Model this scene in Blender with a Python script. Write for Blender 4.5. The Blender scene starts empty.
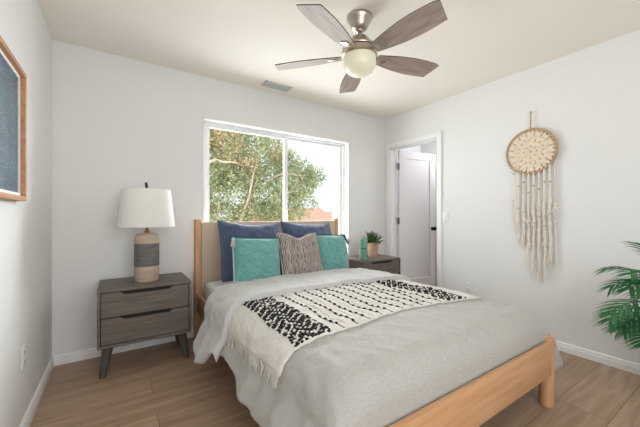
import bpy, bmesh, math, random
from mathutils import Vector, Matrix, noise, Euler
C = bpy.context.scene.collection
SC = bpy.context.scene
PI = math.pi
rnd = random.Random(11)

# ------------------------------------------------------------------ camera, world, lights, exposure
ROOM_W, ROOM_H, REAR = 3.485, 2.44, -4.3
cd = bpy.data.cameras.new('camera'); cam = bpy.data.objects.new('camera', cd); C.objects.link(cam)
cam.location = (0.4068, -3.009, 1.1287); cam.rotation_euler = (PI/2, 0, -0.58686)
cd.sensor_width = 36.0; cd.lens = 304.83/640*36; cd.clip_start = 0.02; cd.shift_y = 1.4/640
SC.camera = cam
SC.view_settings.view_transform = 'Standard'; SC.view_settings.look = 'None'
SC.view_settings.exposure = 0.12; SC.view_settings.gamma = 1.0; SC.view_settings.use_curve_mapping = False
SC.cycles.use_denoising = True
SC.cycles.max_bounces = 12; SC.cycles.diffuse_bounces = 7; SC.cycles.transparent_max_bounces = 16

wd = bpy.data.worlds.new('sky'); SC.world = wd; wd.use_nodes = True
wn = wd.node_tree.nodes; wl = wd.node_tree.links
bg = wn['Background']; bg.inputs['Color'].default_value = (0.86, 0.93, 1.0, 1); bg.inputs['Strength'].default_value = 1.35

def light(name, kind, loc, rot, energy, color, **kw):
    l = bpy.data.lights.new(name, kind); l.energy = energy; l.color = color
    for k, v in kw.items(): setattr(l, k, v)
    o = bpy.data.objects.new(name, l); o.location = loc; o.rotation_euler = rot; C.objects.link(o); return o
light('sun', 'SUN', (0, -6, 12), (math.radians(38), math.radians(-12), 0), 3.6, (1, .95, .86), angle=0.05)
light('rear_fill', 'AREA', (1.0, REAR+.06, 1.35), (math.radians(84), 0, 0), 40, (.93, .96, 1.0), shape='RECTANGLE', size=1.9, size_y=1.9)  # fill lamp added behind the camera to brighten the room; no window there
light('window_daylight', 'AREA', (1.96, .85, 1.5), (math.radians(-104), 0, 0), 98, (.93, .96, 1.0), shape='RECTANGLE', size=2.2, size_y=1.7)
d_ = Vector((0, -1.5, 1.15))-Vector((3.9, 2.1, 2.5))
light('bright_sky_patch', 'AREA', (3.9, 2.1, 2.5), d_.to_track_quat('-Z', 'Y').to_euler(), 130, (.96, .98, 1.0), shape='DISK', size=1.3)
light('hall_fill', 'POINT', (4.52, -.60, 2.12), (0, 0, 0), 15, (.97, .98, 1), shadow_soft_size=.15)  # fill lamp without a fixture, added to brighten the hall walls and ceiling

# ------------------------------------------------------------------ materials
def srgb(r, g, b):
    f = lambda c: (c/255/12.92) if c/255 <= .04045 else ((c/255+.055)/1.055)**2.4
    return (f(r), f(g), f(b), 1)
def mat(name, col, rough=.6, metal=0., var=None, scale=(8, 8, 8), bump=0., bscale=None, detail=4, spec=.4, trans=0., sheen=0., coord='Object', dist=0.):
    """principled surface; var = second colour reached through stretched noise; bump = noise relief"""
    m = bpy.data.materials.new(name); m.use_nodes = True
    n = m.node_tree.nodes; l = m.node_tree.links; b = n['Principled BSDF']
    b.inputs['Base Color'].default_value = col; b.inputs['Roughness'].default_value = rough
    b.inputs['Metallic'].default_value = metal; b.inputs['Specular IOR Level'].default_value = spec
    if sheen: b.inputs['Sheen Weight'].default_value = sheen
    tc = n.new('ShaderNodeTexCoord')
    if var:
        mp = n.new('ShaderNodeMapping'); mp.inputs['Scale'].default_value = scale
        l.new(tc.outputs[coord], mp.inputs[0])
        nz = n.new('ShaderNodeTexNoise'); nz.inputs['Scale'].default_value = 1; nz.inputs['Detail'].default_value = detail
        nz.inputs['Distortion'].default_value = dist
        l.new(mp.outputs[0], nz.inputs['Vector'])
        cr = n.new('ShaderNodeValToRGB'); cr.color_ramp.elements[0].position = .32; cr.color_ramp.elements[1].position = .68
        cr.color_ramp.elements[0].color = col; cr.color_ramp.elements[1].color = var
        l.new(nz.outputs['Fac'], cr.inputs[0]); l.new(cr.outputs[0], b.inputs['Base Color'])
    if bump:
        mp2 = n.new('ShaderNodeMapping'); mp2.inputs['Scale'].default_value = bscale or scale
        l.new(tc.outputs[coord], mp2.inputs[0])
        nb = n.new('ShaderNodeTexNoise'); nb.inputs['Scale'].default_value = 1; nb.inputs['Detail'].default_value = 3
        l.new(mp2.outputs[0], nb.inputs['Vector'])
        bp = n.new('ShaderNodeBump'); bp.inputs['Strength'].default_value = bump; bp.inputs['Distance'].default_value = .004
        l.new(nb.outputs['Fac'], bp.inputs['Height']); l.new(bp.outputs[0], b.inputs['Normal'])
    if trans:
        t = n.new('ShaderNodeBsdfTranslucent'); mx = n.new('ShaderNodeMixShader'); mx.inputs[0].default_value = trans
        src = b.inputs['Base Color']
        if src.is_linked: l.new(src.links[0].from_socket, t.inputs[0])
        else: t.inputs[0].default_value = col
        out = n['Material Output']; l.new(b.outputs[0], mx.inputs[1]); l.new(t.outputs[0], mx.inputs[2]); l.new(mx.outputs[0], out.inputs[0])
    return m

M = {}
M['wall'] = mat('wall_paint', srgb(231, 231, 230), .85, bump=.08, bscale=(90, 90, 90), spec=.2)
M['ceil'] = mat('ceiling_paint', srgb(242, 237, 228), .9, bump=.08, bscale=(70, 70, 70), spec=.15)  # cream tint puts the warm light on the ceiling into its colour
M['trim'] = mat('trim_paint', srgb(240, 240, 239), .45)
M['door'] = mat('door_paint', srgb(226, 225, 225), .4)
M['oak'] = mat('bed_oak', srgb(208, 164, 124), .5, var=srgb(190, 144, 104), scale=(3, 40, 40), bump=.08, bscale=(3, 60, 60))
M['oakv'] = mat('bed_oak_upright', srgb(208, 164, 124), .5, var=srgb(190, 144, 104), scale=(40, 40, 3), bump=.08, bscale=(60, 60, 3))
M['grey'] = mat('grey_wood', srgb(118, 108, 99), .5, var=srgb(92, 83, 76), scale=(4, 60, 60), bump=.1, bscale=(4, 80, 80))
M['greyleg'] = mat('grey_leg', srgb(90, 85, 81), .5, var=srgb(72, 68, 65), scale=(50, 50, 5))
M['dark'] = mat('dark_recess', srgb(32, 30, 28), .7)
M['black'] = mat('black_metal', srgb(22, 22, 22), .35, metal=.4)
M['nickel'] = mat('brushed_nickel', srgb(190, 180, 168), .3, metal=1., bump=.05, bscale=(4, 4, 200))
M['steel'] = mat('hinge_steel', srgb(150, 150, 148), .4, metal=.8)
M['opal'] = mat('opal_glass', srgb(222, 222, 208), .25, trans=.15)
M['blade'] = mat('blade_wood', srgb(174, 158, 146), .5, var=srgb(144, 128, 116), scale=(5, 45, 45))
M['bladeedge'] = mat('blade_edge', srgb(70, 60, 54), .5)
M['shade'] = mat('shade_linen', srgb(250, 249, 245), .8, trans=.28, bump=.15, bscale=(300, 300, 300))
M['lampbeige'] = mat('lamp_beige_wood', srgb(204, 184, 166), .7, var=srgb(182, 160, 141), scale=(6, 6, 70), bump=.35, bscale=(3, 3, 110))
M['lampgrey'] = mat('lamp_grey_band', srgb(126, 122, 117), .75, var=srgb(98, 95, 92), scale=(10, 10, 90), bump=.5, bscale=(5, 5, 140))
M['brass'] = mat('aged_brass', srgb(140, 105, 70), .4, metal=.8)
M['beige'] = mat('headboard_linen', srgb(206, 186, 168), .9, var=srgb(194, 173, 155), scale=(160, 160, 160), bump=.25, bscale=(400, 400, 400), sheen=.2)
M['sheet'] = mat('white_sheet', srgb(232, 232, 233), .85, sheen=.1)
M['linen'] = mat('duvet_linen', srgb(184, 182, 177), .95, var=srgb(171, 169, 163), scale=(50, 220, 220), bump=.25, bscale=(130, 130, 130), sheen=.2)
M['linenb'] = mat('duvet_reverse_linen', srgb(202, 201, 199), .95, var=srgb(192, 191, 189), scale=(220, 50, 220), bump=.25, bscale=(130, 130, 130), sheen=.2)
M['cream'] = mat('throw_cream', srgb(226, 222, 215), .95, var=srgb(210, 206, 199), scale=(160, 30, 160), bump=.6, bscale=(180, 180, 180), sheen=.2)
M['yarnb'] = mat('black_yarn', srgb(34, 33, 34), .95, bump=.4, bscale=(400, 400, 400))
M['yarnw'] = mat('white_yarn', srgb(226, 222, 214), .95, bump=.4, bscale=(400, 400, 400))
M['navy'] = mat('navy_cotton', srgb(76, 90, 117), .95, var=srgb(62, 76, 103), scale=(20, 90, 140), bump=.35, bscale=(60, 60, 260), sheen=.3)
M['teal'] = mat('teal_slub_cotton', srgb(114, 172, 167), .95, var=srgb(92, 151, 147), scale=(14, 90, 120), bump=.5, bscale=(30, 90, 260), sheen=.3)
M['tealdark'] = mat('dark_teal_yarn', srgb(42, 84, 88), .95)
M['tasselw'] = mat('pale_tassel_yarn', srgb(200, 205, 196), .95)
M['pom'] = mat('pompom_yarn', srgb(186, 212, 204), .95)
M['rope'] = mat('ring_wrap', srgb(196, 166, 132), .85, var=srgb(170, 138, 106), scale=(90, 90, 90))
M['cotton'] = mat('cotton_cord', srgb(240, 233, 223), .95, var=srgb(228, 218, 206), scale=(60, 60, 60), sheen=.2)
M['crochet'] = mat('crochet_cotton', srgb(234, 219, 198), .95, var=srgb(220, 202, 178), scale=(70, 70, 70))
M['bead'] = mat('wood_bead', srgb(176, 140, 104), .6)
M['terra'] = mat('terracotta', srgb(214, 176, 150), .8, var=srgb(200, 160, 134), scale=(20, 20, 20))
M['herb'] = mat('herb_leaf', srgb(74, 112, 62), .7, var=srgb(48, 88, 44), scale=(30, 30, 30), trans=.2)
M['soil'] = mat('soil', srgb(54, 42, 34), .95)
M['glassgreen'] = mat('green_ribbed_glass', srgb(142, 192, 166), .2, var=srgb(118, 174, 146), scale=(10, 10, 60), trans=.25)
M['palm'] = mat('palm_leaf', srgb(62, 128, 76), .5, var=srgb(36, 94, 54), scale=(9, 9, 9), trans=.22)
M['palmstem'] = mat('palm_stem', srgb(94, 120, 66), .6)
M['potgrey'] = mat('grey_pot', srgb(128, 132, 136), .6)
M['potcream'] = mat('cream_fruit', srgb(226, 222, 194), .6)
M['plate'] = mat('plate_plastic', srgb(236, 236, 235), .35)
M['vent'] = mat('vent_metal', srgb(196, 200, 197), .5)
M['ventdark'] = mat('vent_duct', srgb(176, 180, 178), .7)
M['vinyl'] = mat('window_vinyl', srgb(238, 239, 242), .35)
M['framewood'] = mat('frame_wood', srgb(200, 150, 112), .55, var=srgb(178, 126, 90), scale=(40, 4, 40))
M['matboard'] = mat('mat_board', srgb(240, 238, 235), .8)
M['hallwall'] = mat('hall_paint', srgb(226, 226, 230), .85)
M['bark'] = mat('bark', srgb(190, 172, 150), .9, var=srgb(150, 130, 108), scale=(14, 14, 4), bump=.5)
M['stucco'] = mat('stucco', srgb(248, 245, 236), .9, bump=.3, bscale=(40, 40, 40))
M['groundbounce'] = mat('bounce_beige_ground', srgb(206, 192, 170), .95, var=srgb(190, 176, 154), scale=(.6, .6, .6))  # made-up beige, chosen so the unseen ground bounces warm light to the ceiling

# floor: wide oak planks running along X
def floor_mat():
    m = bpy.data.materials.new('oak_planks'); m.use_nodes = True
    n = m.node_tree.nodes; l = m.node_tree.links; b = n['Principled BSDF']
    tc = n.new('ShaderNodeTexCoord')
    mp = n.new('ShaderNodeMapping'); mp.inputs['Location'].default_value = (.35, 2.26, 0)
    l.new(tc.outputs['Object'], mp.inputs[0])
    br = n.new('ShaderNodeTexBrick'); br.offset = .37; br.offset_frequency = 2
    br.inputs['Scale'].default_value = 1; br.inputs['Brick Width'].default_value = 1.5; br.inputs['Row Height'].default_value = .24
    br.inputs['Mortar Size'].default_value = .0016; br.inputs['Mortar Smooth'].default_value = .1; br.inputs['Bias'].default_value = 0
    br.inputs['Color1'].default_value = (0, 0, 0, 1); br.inputs['Color2'].default_value = (1, 1, 1, 1); br.inputs['Mortar'].default_value = (.5, .5, .5, 1)
    l.new(mp.outputs[0], br.inputs['Vector'])
    mp2 = n.new('ShaderNodeMapping'); mp2.inputs['Scale'].default_value = (1.3, 16, 1); l.new(tc.outputs['Object'], mp2.inputs[0])
    add = n.new('ShaderNodeVectorMath'); add.operation = 'ADD'; l.new(mp2.outputs[0], add.inputs[0])
    sc = n.new('ShaderNodeVectorMath'); sc.operation = 'SCALE'; sc.inputs[3].default_value = 7; l.new(br.outputs['Color'], sc.inputs[0]); l.new(sc.outputs[0], add.inputs[1])
    nz = n.new('ShaderNodeTexNoise'); nz.inputs['Scale'].default_value = 1.6; nz.inputs['Detail'].default_value = 6; nz.inputs['Distortion'].default_value = .6
    l.new(add.outputs[0], nz.inputs['Vector'])
    cr = n.new('ShaderNodeValToRGB'); cr.color_ramp.elements[0].position = .3; cr.color_ramp.elements[1].position = .72
    cr.color_ramp.elements[0].color = srgb(156, 129, 107); cr.color_ramp.elements[1].color = srgb(188, 162, 138)
    l.new(nz.outputs['Fac'], cr.inputs[0])
    pm = n.new('ShaderNodeMix'); pm.data_type = 'RGBA'; pm.blend_type = 'MULTIPLY'; pm.inputs[0].default_value = .5
    l.new(cr.outputs[0], pm.inputs[6])
    tone = n.new('ShaderNodeValToRGB'); tone.color_ramp.elements[0].color = (.72, .70, .68, 1); tone.color_ramp.elements[1].color = (1, 1, 1, 1)
    l.new(br.outputs['Color'], tone.inputs[0]); l.new(tone.outputs[0], pm.inputs[7])
    gm = n.new('ShaderNodeMix'); gm.data_type = 'RGBA'; gm.blend_type = 'MIX'; gm.inputs[7].default_value = srgb(104, 80, 62)
    l.new(br.outputs['Fac'], gm.inputs[0]); l.new(pm.outputs[2], gm.inputs[6]); l.new(gm.outputs[2], b.inputs['Base Color'])
    b.inputs['Roughness'].default_value = .42; b.inputs['Specular IOR Level'].default_value = .35
    bp = n.new('ShaderNodeBump'); bp.inputs['Strength'].default_value = .25; bp.inputs['Distance'].default_value = .002; bp.invert = True
    l.new(br.outputs['Fac'], bp.inputs['Height']); l.new(bp.outputs[0], b.inputs['Normal'])
    return m
M['floor'] = floor_mat()

def glass_mat():
    m = bpy.data.materials.new('window_glass'); m.use_nodes = True
    n = m.node_tree.nodes; l = m.node_tree.links; n.remove(n['Principled BSDF'])
    t = n.new('ShaderNodeBsdfTransparent'); t.inputs[0].default_value = (.97, .985, .98, 1)
    g = n.new('ShaderNodeBsdfGlossy'); g.inputs['Roughness'].default_value = .02
    lw = n.new('ShaderNodeLayerWeight'); lw.inputs['Blend'].default_value = .5      # reflectance rises towards grazing view
    pw = n.new('ShaderNodeMath'); pw.operation = 'POWER'; pw.inputs[1].default_value = 5; l.new(lw.outputs['Facing'], pw.inputs[0])
    fr = n.new('ShaderNodeMath'); fr.operation = 'MULTIPLY_ADD'; fr.inputs[1].default_value = .5; fr.inputs[2].default_value = .02; l.new(pw.outputs[0], fr.inputs[0])
    mx = n.new('ShaderNodeMixShader'); l.new(fr.outputs[0], mx.inputs[0]); l.new(t.outputs[0], mx.inputs[1]); l.new(g.outputs[0], mx.inputs[2])
    l.new(mx.outputs[0], n['Material Output'].inputs[0]); return m
M['glass'] = glass_mat()

def stripe_mat():
    m = bpy.data.materials.new('striped_knit'); m.use_nodes = True
    n = m.node_tree.nodes; l = m.node_tree.links; b = n['Principled BSDF']; b.inputs['Roughness'].default_value = .95
    tc = n.new('ShaderNodeTexCoord')
    mp = n.new('ShaderNodeMapping'); mp.inputs['Scale'].default_value = (1, 1, .14); l.new(tc.outputs['Object'], mp.inputs[0])
    nz = n.new('ShaderNodeTexNoise'); nz.inputs['Scale'].default_value = 75; nz.inputs['Detail'].default_value = 2; l.new(mp.outputs[0], nz.inputs['Vector'])
    wv = n.new('ShaderNodeTexWave'); wv.wave_type = 'BANDS'; wv.bands_direction = 'X'; wv.inputs['Scale'].default_value = 25
    wv.inputs['Distortion'].default_value = 5; wv.inputs['Detail'].default_value = 2; wv.inputs['Detail Scale'].default_value = 2.5; l.new(mp.outputs[0], wv.inputs['Vector'])
    mxx = n.new('ShaderNodeMath'); mxx.operation = 'MULTIPLY_ADD'; mxx.inputs[1].default_value = .55; l.new(wv.outputs['Fac'], mxx.inputs[0])
    s2 = n.new('ShaderNodeMath'); s2.operation = 'MULTIPLY'; s2.inputs[1].default_value = .45; l.new(nz.outputs['Fac'], s2.inputs[0]); l.new(s2.outputs[0], mxx.inputs[2])
    cr = n.new('ShaderNodeValToRGB'); cr.color_ramp.elements[0].position = .30; cr.color_ramp.elements[1].position = .62
    cr.color_ramp.elements[0].color = srgb(92, 83, 82); cr.color_ramp.elements[1].color = srgb(196, 184, 177)
    l.new(mxx.outputs[0], cr.inputs[0]); l.new(cr.outputs[0], b.inputs['Base Color'])
    bp = n.new('ShaderNodeBump'); bp.inputs['Strength'].default_value = .8; bp.inputs['Distance'].default_value = .006
    l.new(mxx.outputs[0], bp.inputs['Height']); l.new(bp.outputs[0], b.inputs['Normal']); return m
M['stripe'] = stripe_mat()

def art_mat():
    m = bpy.data.materials.new('speckled_blue_print'); m.use_nodes = True
    n = m.node_tree.nodes; l = m.node_tree.links; b = n['Principled BSDF']; b.inputs['Roughness'].default_value = .35
    tc = n.new('ShaderNodeTexCoord')
    n1 = n.new('ShaderNodeTexNoise'); n1.inputs['Scale'].default_value = 9; n1.inputs['Detail'].default_value = 6; l.new(tc.outputs['Object'], n1.inputs['Vector'])
    c1 = n.new('ShaderNodeValToRGB'); c1.color_ramp.elements[0].position = .35; c1.color_ramp.elements[1].position = .7
    c1.color_ramp.elements[0].color = srgb(44, 76, 96); c1.color_ramp.elements[1].color = srgb(70, 104, 122); l.new(n1.outputs['Fac'], c1.inputs[0])
    mp = n.new('ShaderNodeMapping'); mp.inputs['Scale'].default_value = (1, .8, 1.6); l.new(tc.outputs['Object'], mp.inputs[0])
    n2 = n.new('ShaderNodeTexNoise'); n2.inputs['Scale'].default_value = 85; n2.inputs['Detail'].default_value = 3; l.new(mp.outputs[0], n2.inputs['Vector'])
    c2 = n.new('ShaderNodeValToRGB'); c2.color_ramp.elements[0].position = .60; c2.color_ramp.elements[1].position = .72; l.new(n2.outputs['Fac'], c2.inputs[0])
    mx = n.new('ShaderNodeMix'); mx.data_type = 'RGBA'; l.new(c2.outputs[0], mx.inputs[0]); l.new(c1.outputs[0], mx.inputs[6]); mx.inputs[7].default_value = srgb(170, 192, 204)
    l.new(mx.outputs[2], b.inputs['Base Color']); return m
M['art'] = art_mat()

def leaf_mat():
    m = mat('tree_leaf', srgb(138, 150, 104), .6, var=srgb(202, 204, 162), scale=(2.2, 2.2, 2.2), trans=.45, detail=5, spec=.3)
    return m
M['leaf'] = leaf_mat()
M['leafbrown'] = mat('tree_leaf_dry', srgb(164, 146, 106), .7, var=srgb(196, 178, 138), scale=(3, 3, 3), trans=.3)
M['rooftile'] = mat('roof_tiles', srgb(206, 168, 152), .8, var=srgb(190, 150, 134), scale=(2, 10, 10))

# ------------------------------------------------------------------ mesh helpers
def NB(): return bmesh.new()
def box(bm, x0, x1, y0, y1, z0, z1, mi=0, bev=0.):
    b2 = bmesh.new()
    v = [b2.verts.new((x, y, z)) for x in (x0, x1) for y in (y0, y1) for z in (z0, z1)]
    for f in ((0, 1, 3, 2), (4, 6, 7, 5), (0, 4, 5, 1), (2, 3, 7, 6), (0, 2, 6, 4), (1, 5, 7, 3)):
        b2.faces.new([v[i] for i in f]).material_index = mi
    if bev: bmesh.ops.bevel(b2, geom=b2.edges[:], offset=bev, segments=2, profile=.5, affect='EDGES')
    for f in b2.faces: f.material_index = mi
    join(bm, b2)
def join(bm, b2, mtx=None):
    if mtx is not None: bmesh.ops.transform(b2, matrix=mtx, verts=b2.verts)
    me = bpy.data.meshes.new('tmp'); b2.to_mesh(me); b2.free(); bm.from_mesh(me); bpy.data.meshes.remove(me)
def ring_faces(bm, rings, closed=True, cap0=True, cap1=True, mi=0):
    for a, b in zip(rings, rings[1:]):
        n = len(a)
        for i in range(n if closed else n-1):
            f = bm.faces.new((a[i], a[(i+1) % n], b[(i+1) % n], b[i])); f.material_index = mi
    if closed and cap0: bm.faces.new(list(reversed(rings[0]))).material_index = mi
    if closed and cap1: bm.faces.new(rings[-1]).material_index = mi
def lathe(bm, prof, c=(0, 0, 0), seg=40, mi=0, cap=True):
    rings = []
    for r, z in prof:
        rings.append([bm.verts.new((c[0]+max(r, 1e-4)*math.cos(2*PI*i/seg), c[1]+max(r, 1e-4)*math.sin(2*PI*i/seg), c[2]+z)) for i in range(seg)])
    ring_faces(bm, rings, True, cap, cap, mi)
def tube(bm, pts, rad, seg=8, mi=0, closed=False):
    pts = [Vector(p) for p in pts]; n = len(pts); rings = []
    rads = rad if isinstance(rad, (list, tuple)) else [rad]*n
    up = Vector((0, 0, 1)); prev = None
    for i, p in enumerate(pts):
        if closed: t = pts[(i+1) % n]-pts[i-1]
        else: t = pts[min(i+1, n-1)]-pts[max(i-1, 0)]
        t.normalize()
        if prev is None:
            a = t.cross(up)
            if a.length < .1: a = t.cross(Vector((1, 0, 0)))
        else:
            a = prev-t*prev.dot(t)
        a.normalize(); prev = a; b = t.cross(a)
        rings.append([bm.verts.new(p+(a*math.cos(2*PI*k/seg)+b*math.sin(2*PI*k/seg))*rads[i]) for k in range(seg)])
    if closed: rings.append(rings[0])
    ring_faces(bm, rings, True, not closed, not closed, mi)
def blob(bm, c, r, mi=0, rot=None, seg=8, rg=5):
    b2 = bmesh.new(); bmesh.ops.create_uvsphere(b2, u_segments=seg, v_segments=rg, radius=1)
    for f in b2.faces: f.material_index = mi; f.smooth = True
    m = Matrix.Translation(c) @ (rot.to_4x4() if rot else Matrix()) @ Matrix.Diagonal((*r, 1))
    bmesh.ops.transform(b2, matrix=m, verts=b2.verts); join(bm, b2)
def prism(bm, outline, axis, d0, d1, mi=0):
    """outline = 2-D points; axis 'y': (x,z) extruded from y=d0 to d1; 'z': (x,y); 'x': (y,z)"""
    def P(p, d): return {'y': (p[0], d, p[1]), 'z': (p[0], p[1], d), 'x': (d, p[0], p[1])}[axis]
    a = [bm.verts.new(P(p, d0)) for p in outline]; b = [bm.verts.new(P(p, d1)) for p in outline]
    n = len(outline)
    for i in range(n): bm.faces.new((a[i], a[(i+1) % n], b[(i+1) % n], b[i])).material_index = mi
    bm.faces.new(list(reversed(a))).material_index = mi; bm.faces.new(b).material_index = mi
def obj(name, bm, mats, parent=None, smooth=35, bevel=0.):
    bmesh.ops.recalc_face_normals(bm, faces=bm.faces[:])
    me = bpy.data.meshes.new(name); bm.to_mesh(me); bm.free()
    for m in (mats if isinstance(mats, (list, tuple)) else [mats]): me.materials.append(m)
    if smooth:
        me.polygons.foreach_set('use_smooth', [True]*len(me.polygons))
        if smooth < 180: me.set_sharp_from_angle(angle=math.radians(smooth))
    o = bpy.data.objects.new(name, me); C.objects.link(o)
    if parent: o.parent = parent
    if bevel:
        b = o.modifiers.new('bevel', 'BEVEL'); b.width = bevel; b.segments = 2; b.limit_method = 'ANGLE'
    return o
def thing(name, label, cat, loc=(0, 0, 0), rot=(0, 0, 0), group=None):
    o = bpy.data.objects.new(name, None); C.objects.link(o); o.location = loc; o.rotation_euler = rot
    o.empty_display_size = .1
    return tag(o, label, cat, group)
def tag(o, label, cat, group=None):
    o['label'] = label; o['category'] = cat; o['kind'] = 'thing'
    if group: o['group'] = group
    return o
def struct(o, label=None, cat=None):
    o['kind'] = 'structure'
    if label: o['label'] = label; o['category'] = cat
    return o

# ------------------------------------------------------------------ room shell
T = .15
WX0, WX1, WZ0, WZ1 = 1.081, 2.844, .62, 2.05      # window opening
bm = NB(); box(bm, -T, ROOM_W, REAR-T, T, -.12, 0); struct(obj('floor', bm, M['floor'], smooth=0), 'light oak plank floor of the bedroom', 'floor')
bm = NB(); box(bm, -T, ROOM_W+.115, REAR-T, T, ROOM_H, ROOM_H+.12); struct(obj('ceiling', bm, M['ceil'], smooth=0), 'smooth white ceiling', 'ceiling')
bm = NB(); box(bm, -T, 0, REAR-T, T, 0, ROOM_H); struct(obj('wall_left', bm, M['wall'], smooth=0), 'white wall with the framed print', 'wall')
bm = NB()
box(bm, 0, WX0, 0, T, 0, ROOM_H); box(bm, WX1, ROOM_W+.115, 0, T, 0, ROOM_H)
box(bm, WX0, WX1, 0, T, 0, WZ0); box(bm, WX0, WX1, 0, T, WZ1, ROOM_H)
struct(obj('wall_back', bm, M['wall'], smooth=0), 'white wall with the window behind the bed', 'wall')
DY0, DY1, DZ = -.096, -.835, 2.03                 # door opening in the right wall
bm = NB(); RW = ROOM_W+.115
box(bm, ROOM_W, RW, DY0, 0, 0, ROOM_H); box(bm, ROOM_W, RW, REAR-T, DY1, 0, ROOM_H); box(bm, ROOM_W, RW, DY1, DY0, DZ, ROOM_H)
struct(obj('wall_right', bm, M['wall'], smooth=0), 'white wall with the doorway and dream catcher', 'wall')
bm = NB(); box(bm, 0, ROOM_W, REAR-T, REAR, 0, ROOM_H); struct(obj('wall_rear', bm, M['wall'], smooth=0), 'white wall behind the camera', 'wall')

# hall beyond the doorway
HX = 4.75
bm = NB(); box(bm, ROOM_W, HX, -2.0, .5, -.12, -.0005); struct(obj('floor_hall', bm, M['floor'], smooth=0), 'oak floor beyond the doorway', 'floor')
bm = NB(); box(bm, RW, HX, -2.0, .5, ROOM_H, ROOM_H+.1); struct(obj('ceiling_hall', bm, M['ceil'], smooth=0), 'white ceiling beyond the doorway', 'ceiling')
bm = NB(); box(bm, HX, HX+.1, -2.0, .5, 0, ROOM_H); box(bm, RW, HX, .4, .5, 0, ROOM_H); box(bm, RW, HX, -2.1, -2.0, 0, ROOM_H)
struct(obj('wall_hall', bm, M['hallwall'], smooth=0), 'pale wall beyond the doorway', 'wall')

# baseboards
def baseboard_profile(): return [(0, 0), (.016, 0), (.016, .044), (.012, .049), (.012, .063), (.006, .071), (0, .073)]
def base_x(name, x0, x1, y, label):      # on the back wall, standing out towards -y
    bm = NB(); prof = baseboard_profile()
    a = [bm.verts.new((x0, y-p[0], p[1])) for p in prof]; b = [bm.verts.new((x1, y-p[0], p[1])) for p in prof]
    ring_faces(bm, [a, b]); struct(obj(name, bm, M['trim'], smooth=25), label, 'baseboard')
def base_y(name, y0, y1, x, sgn, label):
    bm = NB(); prof = baseboard_profile()
    a = [bm.verts.new((x+sgn*p[0], y0, p[1])) for p in prof]; b = [bm.verts.new((x+sgn*p[0], y1, p[1])) for p in prof]
    ring_faces(bm, [a, b]); struct(obj(name, bm, M['trim'], smooth=25), label, 'baseboard')
base_x('baseboard_back', .012, ROOM_W-.012, 0, 'white baseboard under the window wall')
base_y('baseboard_left', REAR, 0, 0, 1, 'white baseboard along the left wall')
base_y('baseboard_right', REAR, DY1-.062, ROOM_W, -1, 'white baseboard along the right wall')

# door casing, jamb, door slab
bm = NB(); cw = .056
for x0, x1 in ((ROOM_W-.017, ROOM_W), (RW, RW+.017)):
    box(bm, x0, x1, DY0-.004, DY0+cw, 0, DZ+cw, bev=.003); box(bm, x0, x1, DY1-cw, DY1+.004, 0, DZ+cw, bev=.003); box(bm, x0, x1, DY1, DY0, DZ-.004, DZ+cw, bev=.003)
struct(obj('trim_1', bm, M['trim'], smooth=25), 'white casing around the doorway', 'door casing')
bm = NB()
box(bm, ROOM_W+.002, RW-.002, DY0-.016, DY0, 0, DZ); box(bm, ROOM_W+.002, RW-.002, DY1, DY1+.016, 0, DZ); box(bm, ROOM_W+.002, RW-.002, DY1, DY0, DZ-.016, DZ)
box(bm, ROOM_W+.035, ROOM_W+.07, DY0-.027, DY0-.016, 0, DZ-.016); box(bm, ROOM_W+.035, ROOM_W+.07, DY1+.016, DY1+.027, 0, DZ-.016); box(bm, ROOM_W+.035, ROOM_W+.07, DY1+.016, DY0-.016, DZ-.027, DZ-.016)
struct(obj('trim_2', bm, M['trim'], smooth=0), 'white jamb lining the doorway', 'door jamb')
dr = thing('door_1', 'white single-panel door swung open into the hall, black knob', 'door', (RW+.006, DY0-.024, 0), (0, 0, math.radians(-7)))
dr['kind'] = 'structure'
DW, DT, DH = .672, .035, 2.010                     # local: x along slab, y = thickness (room-facing side is -y), hinge at x=0
bm = NB(); st = .105
box(bm, 0, st, -DT, 0, .012, DH); box(bm, DW-st, DW, -DT, 0, .012, DH); box(bm, st, DW-st, -DT, 0, DH-st, DH); box(bm, st, DW-st, -DT, 0, .012, .24)
box(bm, st, DW-st, -DT+.012, -.012, .24, DH-st)
obj('door_slab', bm, M['door'], dr, smooth=0, bevel=.0015)
for s in (1, -1):
    bm = NB(); y0 = -DT if s > 0 else 0
    b2 = NB(); lathe(b2, [(.026, 0), (.026, .006), (.011, .010), (.011, .030), (.024, .036), (.028, .046), (.024, .056), (.0, .060)], seg=24)
    join(bm, b2, Matrix.Translation((DW-.06, y0, .93)) @ Matrix.Rotation(PI/2 if s > 0 else -PI/2, 4, 'X'))
    h = obj('door_knob', bm, M['black'], dr); h['label'] = 'round black door knob'
for hz in (1.79, 1.05, .22):
    bm = NB(); box(bm, -.034, .002, -.032, -.028, hz-.045, hz+.045); box(bm, -.004, -.001, -.034, -.002, hz-.045, hz+.045)
    tube(bm, [(-.004, -.037, hz-.045), (-.004, -.037, hz+.045)], .006, 10)
    obj('hinge', bm, M['steel'], dr)

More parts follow.
